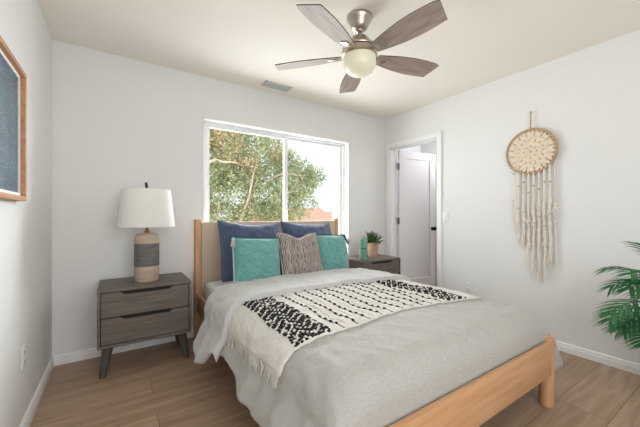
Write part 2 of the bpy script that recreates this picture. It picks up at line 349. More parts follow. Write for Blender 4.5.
# ------------------------------------------------------------------ window
wt = thing('window_1', 'white sliding window behind the headboard', 'window', (WX0, 0, WZ0)); wt['kind'] = 'structure'
W, H = WX1-WX0, WZ1-WZ0
fy0, fy1 = .075, .135
def frame_rect(bm, x0, x1, z0, z1, y0, y1, w, wt_=None):
    wt_ = wt_ or w
    box(bm, x0, x0+w, y0, y1, z0, z1, bev=.003); box(bm, x1-w, x1, y0, y1, z0, z1, bev=.003)
    box(bm, x0+w, x1-w, y0, y1, z1-wt_, z1, bev=.003); box(bm, x0+w, x1-w, y0, y1, z0, z0+wt_, bev=.003)
bm = NB(); frame_rect(bm, 0, W, 0, H, fy0, fy1, .034); obj('window_frame', bm, M['vinyl'], wt, smooth=25)
mid = .915
s1 = NB(); frame_rect(s1, .034, mid+.025, .034, H-.034, .08, .103, .044, .03); s1 = obj('sliding_sash', s1, M['vinyl'], wt, smooth=25)
bm = NB(); box(bm, .076, mid-.017, .089, .093, .058, H-.058); obj('glass_pane', bm, M['glass'], s1, smooth=0)
bm = NB(); box(bm, mid-.004, mid+.012, .068, .082, .50, .62, bev=.004); box(bm, mid-.012, mid+.004, .060, .074, .545, .575, bev=.004); obj('latch', bm, M['vinyl'], s1)
s2 = NB(); frame_rect(s2, mid-.012, W-.034, .034, H-.034, .106, .13, .03); s2 = obj('fixed_sash', s2, M['vinyl'], wt, smooth=25)
bm = NB(); box(bm, mid+.016, W-.062, .114, .118, .062, H-.062); obj('glass_pane', bm, M['glass'], s2, smooth=0)
bm = NB()
e = .012
box(bm, -.004, e, -.006, fy0, 0, H, bev=.002); box(bm, W-e, W+.004, -.006, fy0, 0, H, bev=.002); box(bm, -.004, W+.004, -.006, fy0, H-e, H+.004, bev=.002); box(bm, -.004, W+.004, -.006, fy0, -.004, e, bev=.002)
obj('window_return', bm, M['trim'], wt, smooth=25)

# ------------------------------------------------------------------ wall and ceiling fittings
def outlet(loc, rotz, label):
    t = thing('wall_outlet', label, 'outlet', loc, (0, 0, rotz))     # local: plate in the x-z plane, facing -y
    bm = NB(); box(bm, -.036, .036, -.006, 0, -.058, .058, bev=.003); obj('cover_plate', bm, M['plate'], t)
    for z in (.022, -.022):
        bm = NB(); box(bm, -.017, .017, -.0085, -.004, z-.015, z+.015, bev=.003)
        s = obj('socket', bm, M['plate'], t)
        for q in ((-.008, -.006, -.0092, -.0075, z-.004, z+.007), (.006, .008, -.0092, -.0075, z-.004, z+.007), (-.002, .002, -.0092, -.0075, z-.011, z-.007)):
            bm = NB(); box(bm, *q); obj('slot', bm, M['dark'], s)
outlet((.001, -.862, .40), PI/2, 'white outlet on the left wall, low beside the nightstand')
outlet((ROOM_W-.001, -1.208, .372), -PI/2, 'white outlet on the right wall, low beside the door casing')
t = thing('light_switch', 'white rocker light switch beside the door casing', 'light switch', (ROOM_W-.001, -.932, 1.10), (0, 0, -PI/2))
bm = NB(); box(bm, -.036, .036, -.006, 0, -.058, .058, bev=.003); obj('cover_plate', bm, M['plate'], t)
bm = NB(); box(bm, -.016, .016, -.010, -.004, -.033, .033, bev=.003); obj('rocker', bm, M['plate'], t)

t = thing('ceiling_vent', 'grey rectangular air vent on the ceiling near the window wall', 'vent', (1.76, -.185, ROOM_H))
bm = NB(); a, b_ = .145, .062
box(bm, -a, a, -b_, -b_+.016, -.009, 0); box(bm, -a, a, b_-.016, b_, -.009, 0); box(bm, -a, -a+.016, -b_, b_, -.009, 0); box(bm, a-.016, a, -b_, b_, -.009, 0)
obj('vent_frame', bm, M['vent'], t, smooth=0)
bm = NB(); box(bm, -a+.012, a-.012, -b_+.012, b_-.012, -.002, -.0005); obj('duct_backing', bm, M['ventdark'], t, smooth=0)
for i in range(6):
    bm = NB(); y = -.038+i*.0152
    b2 = NB(); box(b2, -a+.014, a-.014, -.0065, .0065, -.0008, .0008); join(bm, b2, Matrix.Translation((0, y, -.006)) @ Matrix.Rotation(math.radians(-40), 4, 'X'))
    obj('louver', bm, M['vent'], t, smooth=0)

# ceiling fan -----------------------------------------------------
FX, FY = 1.745, -1.47
fan = thing('ceiling_fan', 'brushed nickel ceiling fan with five grey wood blades and frosted light', 'ceiling fan', (FX, FY, ROOM_H))
bm = NB(); lathe(bm, [(.084, 0), (.085, -.008), (.082, -.020), (.070, -.034), (.058, -.064), (.050, -.080), (.040, -.087), (.020, -.089)]); obj('canopy', bm, M['nickel'], fan)
bm = NB(); lathe(bm, [(.011, -.08), (.011, -.150)], seg=20); blob(bm, (0, 0, -.092), (.028, .028, .016), seg=20, rg=10); obj('downrod', bm, M['nickel'], fan)
bm = NB(); lathe(bm, [(.020, -.128), (.040, -.134), (.058, -.144), (.070, -.160), (.080, -.178), (.098, -.192), (.110, -.204), (.114, -.214), (.112, -.219), (.098, -.221)]); obj('motor_housing', bm, M['nickel'], fan)
bm = NB(); lathe(bm, [(.104, -.221), (.104, -.226)]); obj('seam_ring', bm, M['dark'], fan)
bm = NB(); lathe(bm, [(.098, -.226), (.115, -.227), (.118, -.234), (.118, -.262), (.112, -.268), (.100, -.268)]); obj('light_kit_ring', bm, M['nickel'], fan)
bm = NB(); lathe(bm, [(.106, -.266), (.109, -.285), (.109, -.306), (.103, -.332), (.088, -.358), (.062, -.377), (.030, -.386), (0, -.388)]); obj('globe', bm, M['opal'], fan)
lb = bpy.data.lights.new('fan_bulb', 'POINT'); lb.energy = .5; lb.color = (1, .86, .66); lb.shadow_soft_size = .06
lo = bpy.data.objects.new('fan_bulb', lb); lo.parent = fan; lo.location = (0, 0, -.33); C.objects.link(lo)
def blade_outline(n=18):
    up, dn = [], []
    for i in range(n+1):
        u = i/n; r = .128+u*(.472)
        w = .040+.040*math.sin(min(1, u/.66)*PI/2)-.010*max(0, (u-.66)/.34)**1.5
        up.append((r-.012*u, w)); dn.append((r+.0*u, -w))
    up[-1] = (.576, .071); dn[-1] = (.606, -.060)
    return up+dn[::-1]
for k in range(5):
    ang = math.radians(59+72*k)
    root = obj_b = None
    bm = NB(); prism(bm, blade_outline(), 'z', -.003, .003)
    for f in bm.faces:
        f.material_index = 1 if abs(f.normal.z) < .5 else 0
    bm.normal_update()
    for f in bm.faces: f.material_index = 1 if abs(f.normal.z) < .5 else 0
    bl = obj('blade', bm, [M['blade'], M['bladeedge']], fan, smooth=0)
    bl.location = (0, 0, -.258); bl.rotation_euler = Euler((math.radians(-13), 0, ang), 'XYZ')
    bm = NB(); box(bm, .085, .20, -.016, .016, .003, .010, bev=.003); box(bm, .15, .215, -.026, .026, -.009, -.003, bev=.003)
    for dx in (.165, .2):
        for dy in (-.014, .014): blob(bm, (dx, dy, -.0095), (.004, .004, .002))
    obj('blade_iron', bm, M['nickel'], bl)

# framed print on the left wall --------------------------------------------------------
FY0, FY1, FZ0, FZ1 = -1.90, -.963, 1.195, 1.816
t = thing('framed_print', 'large framed speckled blue print on the left wall', 'picture', (0.002, (FY0+FY1)/2, FZ0))
hw, hh = (FY1-FY0)/2, FZ1-FZ0
bm = NB(); fw, fd = .022, .034
box(bm, 0, fd, -hw, hw, 0, fw, bev=.002); box(bm, 0, fd, -hw, hw, hh-fw, hh, bev=.002); box(bm, 0, fd, -hw, -hw+fw, fw, hh-fw, bev=.002); box(bm, 0, fd, hw-fw, hw, fw, hh-fw, bev=.002)
obj('frame', bm, M['framewood'], t, smooth=25)
bm = NB(); mw = fw+.016
box(bm, .003, .016, -hw+fw, hw-fw, fw, mw); box(bm, .003, .016, -hw+fw, hw-fw, hh-mw, hh-fw); box(bm, .003, .016, -hw+fw, -hw+mw, mw, hh-mw); box(bm, .003, .016, hw-mw, hw-fw, mw, hh-mw)
obj('mat_board', bm, M['matboard'], t, smooth=0)
bm = NB(); box(bm, .002, .010, -hw+mw, hw-mw, mw, hh-mw); obj('print', bm, M['art'], t, smooth=0)

# ------------------------------------------------------------------ nightstands
def nightstand(loc, label):
    t = thing('nightstand', label, 'nightstand', loc, group='matching two-drawer nightstands')
    w, d, z0, z1 = .30, .44, .21, .612            # local: x -w..w, y 0 (back) .. -d (front)
    p = .018
    bm = NB()
    box(bm, -w, w, -d, 0, z1-p, z1, bev=.003); box(bm, -w, w, -d, 0, z0, z0+p, bev=.003)
    box(bm, -w, -w+p, -d, 0, z0+p, z1-p, bev=.002); box(bm, w-p, w, -d, 0, z0+p, z1-p, bev=.002)
    box(bm, -w+p, w-p, -.012, -.004, z0+p, z1-p)
    obj('body', bm, M['grey'], t, smooth=25)
    bm = NB(); box(bm, -w+p, w-p, -d+.045, -.012, z0+p, z1-p); obj('cavity_shade_block', bm, M['dark'], t, smooth=0)  # solid dark block; the shade inside the carcass is its colour
    for a, b in ((.421, .590), (.234, .414)):
        x0, x1 = -w+p+.004, w-p-.004
        q0, q1 = x0+.19*(x1-x0), x0+.81*(x1-x0); nd = .021
        out = [(x0, a), (x1, a), (x1, b), (q1, b), (q1-.03, b-nd), (q0+.03, b-nd), (q0, b)] + [(x0, b)]
        bm = NB(); prism(bm, out, 'y', -d+.004, -d+.024); dwr = obj('drawer', bm, M['grey'], t, smooth=0, bevel=.0015)
        bm = NB(); prism(bm, [(q0, b), (q0+.03, b-nd), (q1-.03, b-nd), (q1, b)], 'y', -d+.018, -d+.028); obj('pull_notch_shade', bm, M['dark'], dwr, smooth=0)  # dark plug in the grip notch, its shade put into the colour
    for sx in (-1, 1):
        for sy in (0, 1):
            ty = -d+.075 if sy == 0 else -.075
            by = -d+.045 if sy == 0 else -.045
            bm = NB(); tube(bm, [(sx*(w-.062), ty, z0), (sx*(w-.028), by, .0)], [.036, .019], 18)
            for v in bm.verts:
                if v.co.z < .03: v.co.z = 0
                elif v.co.z > z0-.03: v.co.z = z0
            obj('leg', bm, M['greyleg'], t)
    return t
nightstand((.592, -.02, 0), 'grey two-drawer nightstand with the table lamp on top')
nightstand((2.965, -.035, 0), 'grey two-drawer nightstand with the potted plant, between bed and door')

# table lamp
t = thing('table_lamp', 'table lamp with a white drum shade and banded beige and grey base', 'table lamp', (.602, -.245, .612)); t.scale = (.94, .94, .96)
bm = NB(); lathe(bm, [(.0, 0), (.088, 0), (.092, .006), (.092, .122), (.0905, .306), (.090, .308), (.088, .36), (.084, .376), (.070, .386), (.052, .390), (0, .392)], cap=False)
lampb = obj('base', bm, M['lampbeige'], t)
bm = NB(); lathe(bm, [(.0918, .1225), (.0932, .126), (.0922, .304), (.0904, .3075)], cap=False); g = obj('band', bm, M['lampgrey'], lampb); g['label'] = 'grey textured band'
bm = NB(); lathe(bm, [(.020, .390), (.020, .405), (.012, .412), (.012, .455), (.006, .46), (.006, .75)], seg=20); obj('neck', bm, M['brass'], t)
bm = NB(); lathe(bm, [(.214, .443), (.180, .745)], seg=64, cap=False); lathe(bm, [(.211, .445), (.177, .743)], seg=64, cap=False)
lathe(bm, [(.2145, .441), (.2145, .448), (.2105, .448), (.2105, .441), (.2145, .441)], seg=64, cap=False)
lathe(bm, [(.1805, .739), (.1805, .746), (.1765, .746), (.1765, .739), (.1805, .739)], seg=64, cap=False)
sh = obj('shade', bm, M['shade'], t)
bm = NB()
for k in range(3):
    a = k*2*PI/3; tube(bm, [(0, 0, .738), (.178*math.cos(a), .178*math.sin(a), .738)], .0025, 6)
obj('spider', bm, M['brass'], sh)
bm = NB(); box(bm, -.010, .010, -.008, .008, .752, .805, bev=.003); bmesh.ops.rotate(bm, verts=bm.verts, cent=(0, 0, .752), matrix=Matrix.Rotation(math.radians(-8), 3, 'Y')); obj('finial', bm, M['black'], t)

# things on the right nightstand
NZ = .612
t = thing('potted_plant', 'small green plant in a terracotta pot on the nightstand', 'potted plant', (3.065, -.20, NZ))
bm = NB(); lathe(bm, [(0, 0), (.054, 0), (.057, .004), (.076, .150), (.079, .152), (.079, .172), (.071, .172), (.067, .150), (0, .148)], cap=False); pot = obj('pot', bm, M['terra'], t)
bm = NB(); lathe(bm, [(0, .152), (.068, .152)], cap=False); obj('soil', bm, M['soil'], pot)
bm = NB()
for i in range(110):
    a = rnd.uniform(0, 2*PI); tilt = rnd.uniform(.1, 1.25); L = rnd.uniform(.10, .18)
    base = Vector((rnd.uniform(-.04, .04), rnd.uniform(-.04, .04), .15)); d = Vector((math.cos(a)*math.sin(tilt), math.sin(a)*math.sin(tilt), math.cos(tilt)))
    side = d.cross(Vector((0, 0, 1))).normalized()
    pts = [base+d*L*u+Vector((0, 0, -.05*u*u*math.sin(tilt))) for u in (0, .35, .7, 1)]
    tube(bm, pts, .0014, 4)
    for u in (.35, .5, .65, .8, .95):
        c = base+d*L*u+Vector((0, 0, -.05*u*u*math.sin(tilt)))
        for s in (-1, 1):
            e_ = c+side*s*rnd.uniform(.014, .026)+d*.012; w_ = d*.006
            vs = [bm.verts.new(c), bm.verts.new((c+e_)/2+w_), bm.verts.new(e_), bm.verts.new((c+e_)/2-w_)]; bm.faces.new(vs)
obj('foliage', bm, M['herb'], t, smooth=0)
t = thing('candle_holder', 'green ribbed glass candle holder with a narrow waist beside the plant pot', 'candle holder', (2.785, -.345, NZ))
prof = [(0, 0), (.044, 0)]
for i in range(1, 50):
    z = i/50*.235
    r = .046-.010*math.exp(-((z-.125)/.008)**2)-.004*math.exp(-((z-.15)/.006)**2)+.0015*math.sin(z*2*PI/.0125)
    prof.append((r, z))
prof += [(.043, .237), (.036, .235), (.034, .20), (0, .20)]
bm = NB(); lathe(bm, prof, cap=False); obj('glass_body', bm, M['glassgreen'], t)
bm = NB(); lathe(bm, [(.0375, .120), (.0385, .1235), (.0385, .1275), (.0375, .131)], cap=False); obj('waist_ring', bm, M['tealdark'], t)

# ------------------------------------------------------------------ bed
XC = 1.79
bed = thing('bed', 'oak platform bed with a beige upholstered headboard', 'bed', (XC, 0, 0))
def bx(name, x0, x1, y0, y1, z0, z1, m, bev=.004, parent=bed):
    bm = NB(); box(bm, x0, x1, y0, y1, z0, z1, bev=bev); return obj(name, bm, m, parent, smooth=25)
hb0, hb1 = -.800, .805
for sx in (hb0, hb1):
    bx('headboard_post', sx-.0 if sx < 0 else sx-.05, sx+.05 if sx < 0 else sx, -.115, -.045, 0, 1.088, M['oakv'], .006)
bm = NB(); box(bm, hb0+.05, hb1-.05, -.118, -.058, .34, 1.062, bev=.014); obj('headboard_panel', bm, M['beige'], bed, smooth=40)
bx('headboard_rail', hb0+.05, hb1-.05, -.105, -.06, .26, .345, M['oak'])
for sx in (-1, 1):
    x = sx*.775; bm = NB()
    box(bm, x-.014, x+.014, -2.25, -.10, .255, .415, bev=.004)
    obj('side_rail', bm, M['railoak'] if 'railoak' in M else M['oak'], bed, smooth=25)
    bm = NB(); lathe(bm, [(0, 0), (.036, 0), (.039, .004), (.039, .395), (.034, .402), (.0, .403)], (sx*.748, -2.243, 0), seg=32, cap=False); obj('foot_leg', bm, M['oakv'], bed)
bm = NB(); box(bm, -.690, .690, -2.290, -2.260, .208, .398, bev=.005); obj('footboard', bm, M['oak'], bed, smooth=25)
for i in range(11):
    y = -.22-i*.19; bx('slat', -.762, .762, y-.045, y+.045, .268, .286, M['oak'], .002)
bx('centre_beam', -.03, .03, -2.24, -.11, .22, .268, M['oak'], .003); bx('centre_leg', -.03, .03, -1.2, -1.14, 0, .22, M['oakv'], .003)
mt = NB(); box(mt, XC-.745, XC+.745, -2.20, -.125, .287, .545, bev=.05); o = obj('mattress', mt, M['sheet'], smooth=60); tag(o, 'white sheeted mattress on the oak bed frame, under the duvet', 'mattress')
o.modifiers.new('sub', 'SUBSURF').levels = 1; o.modifiers['sub'].render_levels = 1

# drape surface shared by every layer on the bed
A0, R0, Z0 = .805, .135, .566
def sm(a, b, x):
    t = max(0, min(1, (x-a)/(b-a))); return t*t*(3-2*t)
def fbm(x, y, z=0., o=4): return noise.fractal(Vector((x, y, z)), 1., 2., o)
def wr(s, y):
    w = .010*fbm(s*2.2, y*2.0, 3) + .0085*fbm(s*6+y*2.2, y*4.0, 1) + .0030*fbm(s*26+y*9, y*14-s*8, 7, 2)
    w += .005*fbm((s+y)*3.2, (s-y)*11, 5, 3)*sm(-1.75, -2.1, y)
    w += .0070*(1-2.2*abs(fbm(s*4.2+y*1.5, y*3.4-s*1.2, 11, 3))) + .0055*(1-2*abs(fbm(s*10-y*5, y*8+s*4, 17, 2)))
    return w
def drape(s, y, off=0., wk=1., flare=.34):
    a, R, zt = A0+off, R0+off, Z0+off
    sg = -1 if s < 0 else 1; u = abs(s); flat = a-R
    drop = 0.
    if u <= flat: x, z = u, zt
    elif u <= flat+R*PI/2:
        th = (u-flat)/R; x, z = flat+R*math.sin(th), zt-R*(1-math.cos(th)); drop = zt-z
    else:
        d = u-flat-R*PI/2; fo = sm(0, .12, d)
        foot = sm(-1.85, -2.25, y)
        x = a+flare*d*fo + (.30*foot*d if sg > 0 else .05*foot*d) + .010*fo*math.sin(y*11+1.6*math.sin(y*4)+ (0 if sg < 0 else 2)) + .007*fo*math.sin(y*25+2*math.sin(y*7))
        z = zt-R-d*.95; drop = zt-z
    w = wr(s, y)*wk
    k = min(1, drop/R)
    puff = .014*math.cos(min(1, u/(a))*PI/2)
    z += (w+puff-.028*max(0, s)/.8-.014*sm(-1.1, -.6, y))*(1-.6*k)-.4*0; x += w*k
    return sg*x, z, drop
FOOT = -2.248; RF = .13
def duv_point(s, t, off=0., wk=1.):
    """t = arc length along the bed from y=0 towards the foot"""
    yf = -(FOOT+RF-off*.2)
    if t <= yf: y, dz = -t, 0
    elif t <= yf+RF*PI/2:
        th = (t-yf)/RF; y = -yf-RF*math.sin(th); dz = RF*(1-math.cos(th))
    else:
        y = -yf-RF; dz = RF+(t-yf-RF*PI/2)
    x, z, drop = drape(s, y, off, wk)
    k = 1-sm(.02, .20, drop)
    side = 1-k
    if dz > 0 and side > 0:         # the corner folds in behind the foot leg
        lim = .80 if x > 0 else -.80
        q = side*sm(RF*.95, RF+.13, dz)*.97
        x = x+(lim-x)*q if abs(x) > abs(lim) else x
    return Vector((XC+x, y, z-dz*k))
def cloth(name, srange, trange, fn, ns, nt, m, parent=None, thick=.02, sub=0):
    bm = NB(); rows = []
    for j in range(nt+1):
        t = trange[0]+(trange[1]-trange[0])*j/nt; row = []
        for i in range(ns+1):
            row.append(bm.verts.new(fn(i/ns, t)))
        rows.append(row)
    for j in range(nt):
        for i in range(ns): bm.faces.new((rows[j][i], rows[j][i+1], rows[j+1][i+1], rows[j+1][i]))
    o = obj(name, bm, m, parent, smooth=180)
    # make the outside face away from the bed
    c = o.data.polygons[(nt//2)*ns+ns//2]
    if c.normal.z < 0: o.data.flip_normals()
    md = o.modifiers.new('thickness', 'SOLIDIFY'); md.thickness = thick; md.offset = -1
    return o
FLAT = A0-R0; ARC = R0*PI/2
def hemL(y):      # arc length from the centre line to the left hem
    d = .145+.07*sm(-1.2, -1.6, y)+.02*sm(-1.6, -2.1, y)+.006*math.sin(y*9)+.003*math.sin(y*23+1)
    return FLAT+ARC+d
def hemR(y): return FLAT+ARC+.20+.012*math.sin(y*15)+.07*sm(-1.9, -2.24, y)
def f_main(c, t):
    y = -min(t, 2.25); a, b = -hemL(y), hemR(y)
    return duv_point(a+(b-a)*c, t)
duv = cloth('duvet', None, (.66, 2.47), f_main, 190, 150, M['linen'], thick=.022)
tag(duv, 'pale grey linen duvet spread over the bed', 'duvet')
def f_fold(c, t):     # turned-back end lying over the duvet
    y = -t
    dl = .295-.13*sm(-.98, -1.19, y)+.012*math.sin(y*14+1)-.05*sm(-.66, -.60, y)
    o = .034
    a = -(FLAT+ARC+dl+.03); b = FLAT+ARC+.24
    s = a+(b-a)*c
    skew = .055*(s/.8)
    e0, e1 = sm(.62, .67, t), 1-sm(1.174, 1.19, t)
    off = .005+.042*math.sqrt(max(0, min(e0*1.0+.15, 1)))*math.sqrt(max(0.02, e1))
    yy = y+(skew*(1-sm(.62, 1.1, t)))+.010*math.sin(s*6)
    x, z, d = drape(s, yy, off, .9, .40)
    return Vector((XC+x, yy, z))
fold = cloth('turned_back_fold', None, (.62, 1.19), f_fold, 170, 110, M['linenb'], duv, thick=.02)
fold['label'] = 'turned-back end of the duvet, lighter side up'

# throw blanket across the bed
TY0, TY1 = 1.165, 1.855
def f_throw(c, t):
    a = -(FLAT+ARC+.038-.040*sm(1.2, 1.855, t)); b = FLAT+ARC+.07
    y = -t; s = a+(b-a)*c
    y += .012*math.sin(s*5+1)-.02*(s<-.7)*0
    edge = 1-.9*sm(1.84, 1.855, t)
    x, z, d = drape(s, y, .006+.008*edge)
    return Vector((XC+x, y, z))
thr = cloth('throw_blanket', None, (TY0, TY1), f_throw, 180, 60, M['cream'], thick=.006)
tag(thr, 'cream woven throw with black knotted bands laid across the duvet', 'throw blanket')
def on_throw(s, y, lift=.002):
    x, z, d = drape(s, y+.012*math.sin(s*5+1), .014+lift); return Vector((XC+x, y+.012*math.sin(s*5+1), z))
def knot(bm, s, y, ls, ly, h, mi, tw=0.):
    p = on_throw(s, y); q = on_throw(s+.01, y); r = on_throw(s, y+.01)
    X = (q-p).normalized(); Y = (r-p).normalized(); N = X.cross(Y).normalized()
    if N.z < -.3: N = -N
    Y = N.cross(X)
    R = Matrix((X, Y, N)).transposed() @ Matrix.Rotation(tw, 3, 'Z')
    blob(bm, p, (ls, ly, h), mi, R, 6, 4)
for (sa, sb) in ((-.745, -.545), (.375, .575)):
    bm = NB()
    n_s, n_y = 14, 46
    for i in range(n_s):
        for j in range(n_y):
            s = sa+(sb-sa)*(i+.5)/n_s; y = -TY0-.008-(TY1-TY0-.016)*(j+.5)/n_y
            w = 1 if ((j+(i % 4 if (i//4) % 2 == 0 else 4-i % 4)) % 4 == 0 or rnd.random() < .05) else 0
            knot(bm, s+rnd.uniform(-.003, .003), y+rnd.uniform(-.003, .003), .0098, .0066, .0062, w, rnd.uniform(-.5, .5)+(.6 if (i//2) % 2 else -.6))
    obj('knotted_band', bm, [M['yarnb'], M['yarnw']], thr)
bm = NB(); nrow = 10
for i in range(nrow):
    s = -.545+.92*(i+.75)/(nrow+.6)
    tube(bm, [on_throw(s, -TY0-.005-(TY1-TY0-.01)*k/24, .0005) for k in range(25)], .0022, 5, 0)
    nd = 13
    for j in range(nd):
        y = -TY0-.03-(TY1-TY0-.05)*(j+(.5 if i % 2 else 0))/nd
        knot(bm, s, y, .0075, .0125, .007, 0, rnd.uniform(-.3, .3))
    for j in range(26):
        knot(bm, s+.042, -TY0-.02-(TY1-TY0-.03)*j/26, .006, .010, .0045, 1, .5)
obj('dotted_rows', bm, [M['yarnb'], M['yarnw']], thr)
for side in (-1, 1):
    bm = NB()
    for i in range(64):
        y = -TY0-.004-(TY1-TY0-.008)*i/63; s0 = FLAT+ARC+(.035-.040*sm(1.2, 1.855, -y) if side < 0 else .066); L = rnd.uniform(.045, .075)
        pts = []; sl = rnd.uniform(-.02, .02)
        for k in range(5):
            u = k/4; x, z, d = drape(side*(s0+L*u), y+sl*u, .012); pts.append((XC+x, y+.012*math.sin(side*s0*5+1)+sl*u, z))
        tube(bm, pts, [.0035, .003, .003, .0026, .0012], 5)
    obj('fringe', bm, M['cream'], thr)

# ------------------------------------------------------------------ pillows
def pillow_mesh(w, h, t, seed, ear=.02, chop=0., sagtop=0., n=44):
    bm = NB(); G = {}
    for side in (1, -1):
        for i in range(n+1):
            for j in range(n+1):
                u, v = 2*i/n-1, 2*j/n-1
                if side < 0 and (i in (0, n) or j in (0, n)): G[(side, i, j)] = G[(1, i, j)]; continue
                e = (1-abs(u)**2.6)*(1-abs(v)**2.6)
                th = t/2*max(0, e)**.6
                px = u*w/2*(1-ear*2*(1-v*v)); pz = v*h/2*(1-ear*2*(1-u*u))
                if chop and v > -.2:
                    k = ((v+.2)/1.2)**1.6; pz -= chop*k*math.exp(-(u/.42)**2); th *= 1-.35*k*math.exp(-(u/.35)**2)
                if sagtop and v > 0: pz -= sagtop*v*v*(1-abs(u)**1.5)
                wv = .014*fbm(u*1.6+seed, v*1.6, side*2+seed) + .007*fbm(u*5, v*5+seed, side+seed, 3)
                # creases running in from the corners
                cr = .006*math.sin((abs(u)-abs(v))*16+seed)*max(0, abs(u)+abs(v)-1.05)
                th2 = th+(wv+cr)*min(1, e*3)
                if v < -.6: th2 *= 1+.12*(-.6-v)/.4
                G[(side, i, j)] = bm.verts.new((px, -side*th2, pz+h/2))
        for i in range(n):
            for j in range(n):
                q = [G[(side, i, j)], G[(side, i+1, j)], G[(side, i+1, j+1)], G[(side, i, j+1)]]
                bm.faces.new(q if side > 0 else q[::-1])
    return bm
def edge_pt(w, h, ear, u, v): return (u*w/2*(1-ear*2*(1-v*v)), 0, v*h/2*(1-ear*2*(1-u*u))+h/2)
def pillow(label, loc, lean, yaw, roll, w, h, t, m, seed, ear=.02, chop=0., sagtop=0.):
    o = thing('pillow', label, 'pillow', loc, group='pillows propped on the bed')
    R = Matrix.Rotation(yaw, 3, 'Z') @ Matrix.Rotation(-lean, 3, 'X') @ Matrix.Rotation(roll, 3, 'Y')
    o.rotation_euler = R.to_euler()
    cv = obj('cover', pillow_mesh(w, h, t, seed, ear, chop, sagtop), m, o, smooth=180)
    bm = NB(); N = 30; pts = []
    for a, b in (((-1, -1), (1, -1)), ((1, -1), (1, 1)), ((1, 1), (-1, 1)), ((-1, 1), (-1, -1))):
        for k in range(N):
            u = a[0]+(b[0]-a[0])*k/N; v = a[1]+(b[1]-a[1])*k/N; p = list(edge_pt(w, h, ear, u, v))
            if chop and v > -.2: p[2] -= chop*((v+.2)/1.2)**1.6*math.exp(-(u/.42)**2)
            if sagtop and v > 0: p[2] -= sagtop*v*v*(1-abs(u)**1.5)
            pts.append(p)
    tube(bm, pts, .0035, 6, closed=True); obj('seam', bm, m, cv)
    return o
def tassel(parent, p, d, m, L=.07, w=.013):
    bm = NB(); d = Vector(d).normalized(); p = Vector(p); a = d.orthogonal().normalized(); b = d.cross(a)
    blob(bm, p+d*.008, (w*.75,)*3, seg=10, rg=6)
    for k in range(26):
        an = rnd.uniform(0, 2*PI); r = w*math.sqrt(rnd.random()); q = a*math.cos(an)*r+b*math.sin(an)*r
        tube(bm, [p+d*.006+q*.3, p+d*L*.3+q*.8, p+d*L*rnd.uniform(.85, 1.08)+q*1.25], [.0022, .002, .0014], 4)
    return obj('tassel', bm, m, parent)
def poms(parent, w, h, ear, sides, m):
    bm = NB()
    for s in sides:
        for k in range(26):
            q = -1+2*(k+.5)/26
            p = edge_pt(w, h, ear, s, q) if s in (-1, 1) else edge_pt(w, h, ear, q, 1)
            blob(bm, (p[0]+(s*.004 if s in (-1, 1) else 0), p[1], p[2]+(.004 if s == 2 else 0)), (.0075,)*3, seg=6, rg=4)
    obj('pompom_trim', bm, m, parent)
RD = math.radians
pillow('large navy pillow against the left half of the headboard', (1.421, -.495, .565), RD(28.3), RD(-1.4), RD(3.0), .60, .572, .22, M['navy'], 1.3, .02, sagtop=.035)
pillow('large navy pillow against the right half of the headboard', (2.103, -.428, .570), RD(30), RD(1.1), RD(2.5), .61, .557, .22, M['navy'], 4.1, .02, sagtop=.03)
p = pillow('square teal pillow with a pale tassel, leftmost at the front', (1.369, -.665, .562), RD(13), RD(6.7), RD(3.4), .42, .38, .19, M['teal'], 2.2, .010)
poms(p, .42, .38, .010, (-1,), M['pom']); poms(p, .42, .38, .010, (2,), M['tealdark'])
tassel(p, (-.208, -.010, .377), (-.35, -.5, -1), M['tasselw'], .085, .017).__setitem__('label', 'pale tassel'); tassel(p, (-.208, -.006, .006), (-1, -.3, -.1), M['tealdark']).__setitem__('label', 'dark tassel')
p = pillow('square teal pillow with a dark tassel, right of the striped one', (2.205, -.575, .550), RD(15.5), RD(8.2), RD(2.4), .41, .385, .19, M['teal'], 7.7, .010)
tassel(p, (.203, -.006, .380), (.45, -.3, -1), M['tealdark'], .10, .024).__setitem__('label', 'dark tassel'); poms(p, .41, .385, .010, (2,), M['tealdark'])
p = pillow('striped cream and grey knit pillow between the two teal pillows', (1.80, -.665, .562), RD(22), RD(1.2), RD(2.1), .43, .43, .18, M['stripe'], 5.5, .015, chop=.05)

# ------------------------------------------------------------------ dream catcher on the right wall
DC = Vector((ROOM_W-.022, -1.79, 1.69))
dc = thing('dream_catcher', 'round cream crochet dream catcher with long fringe hanging on the right wall', 'wall hanging', DC, (0, 0, -PI/2))
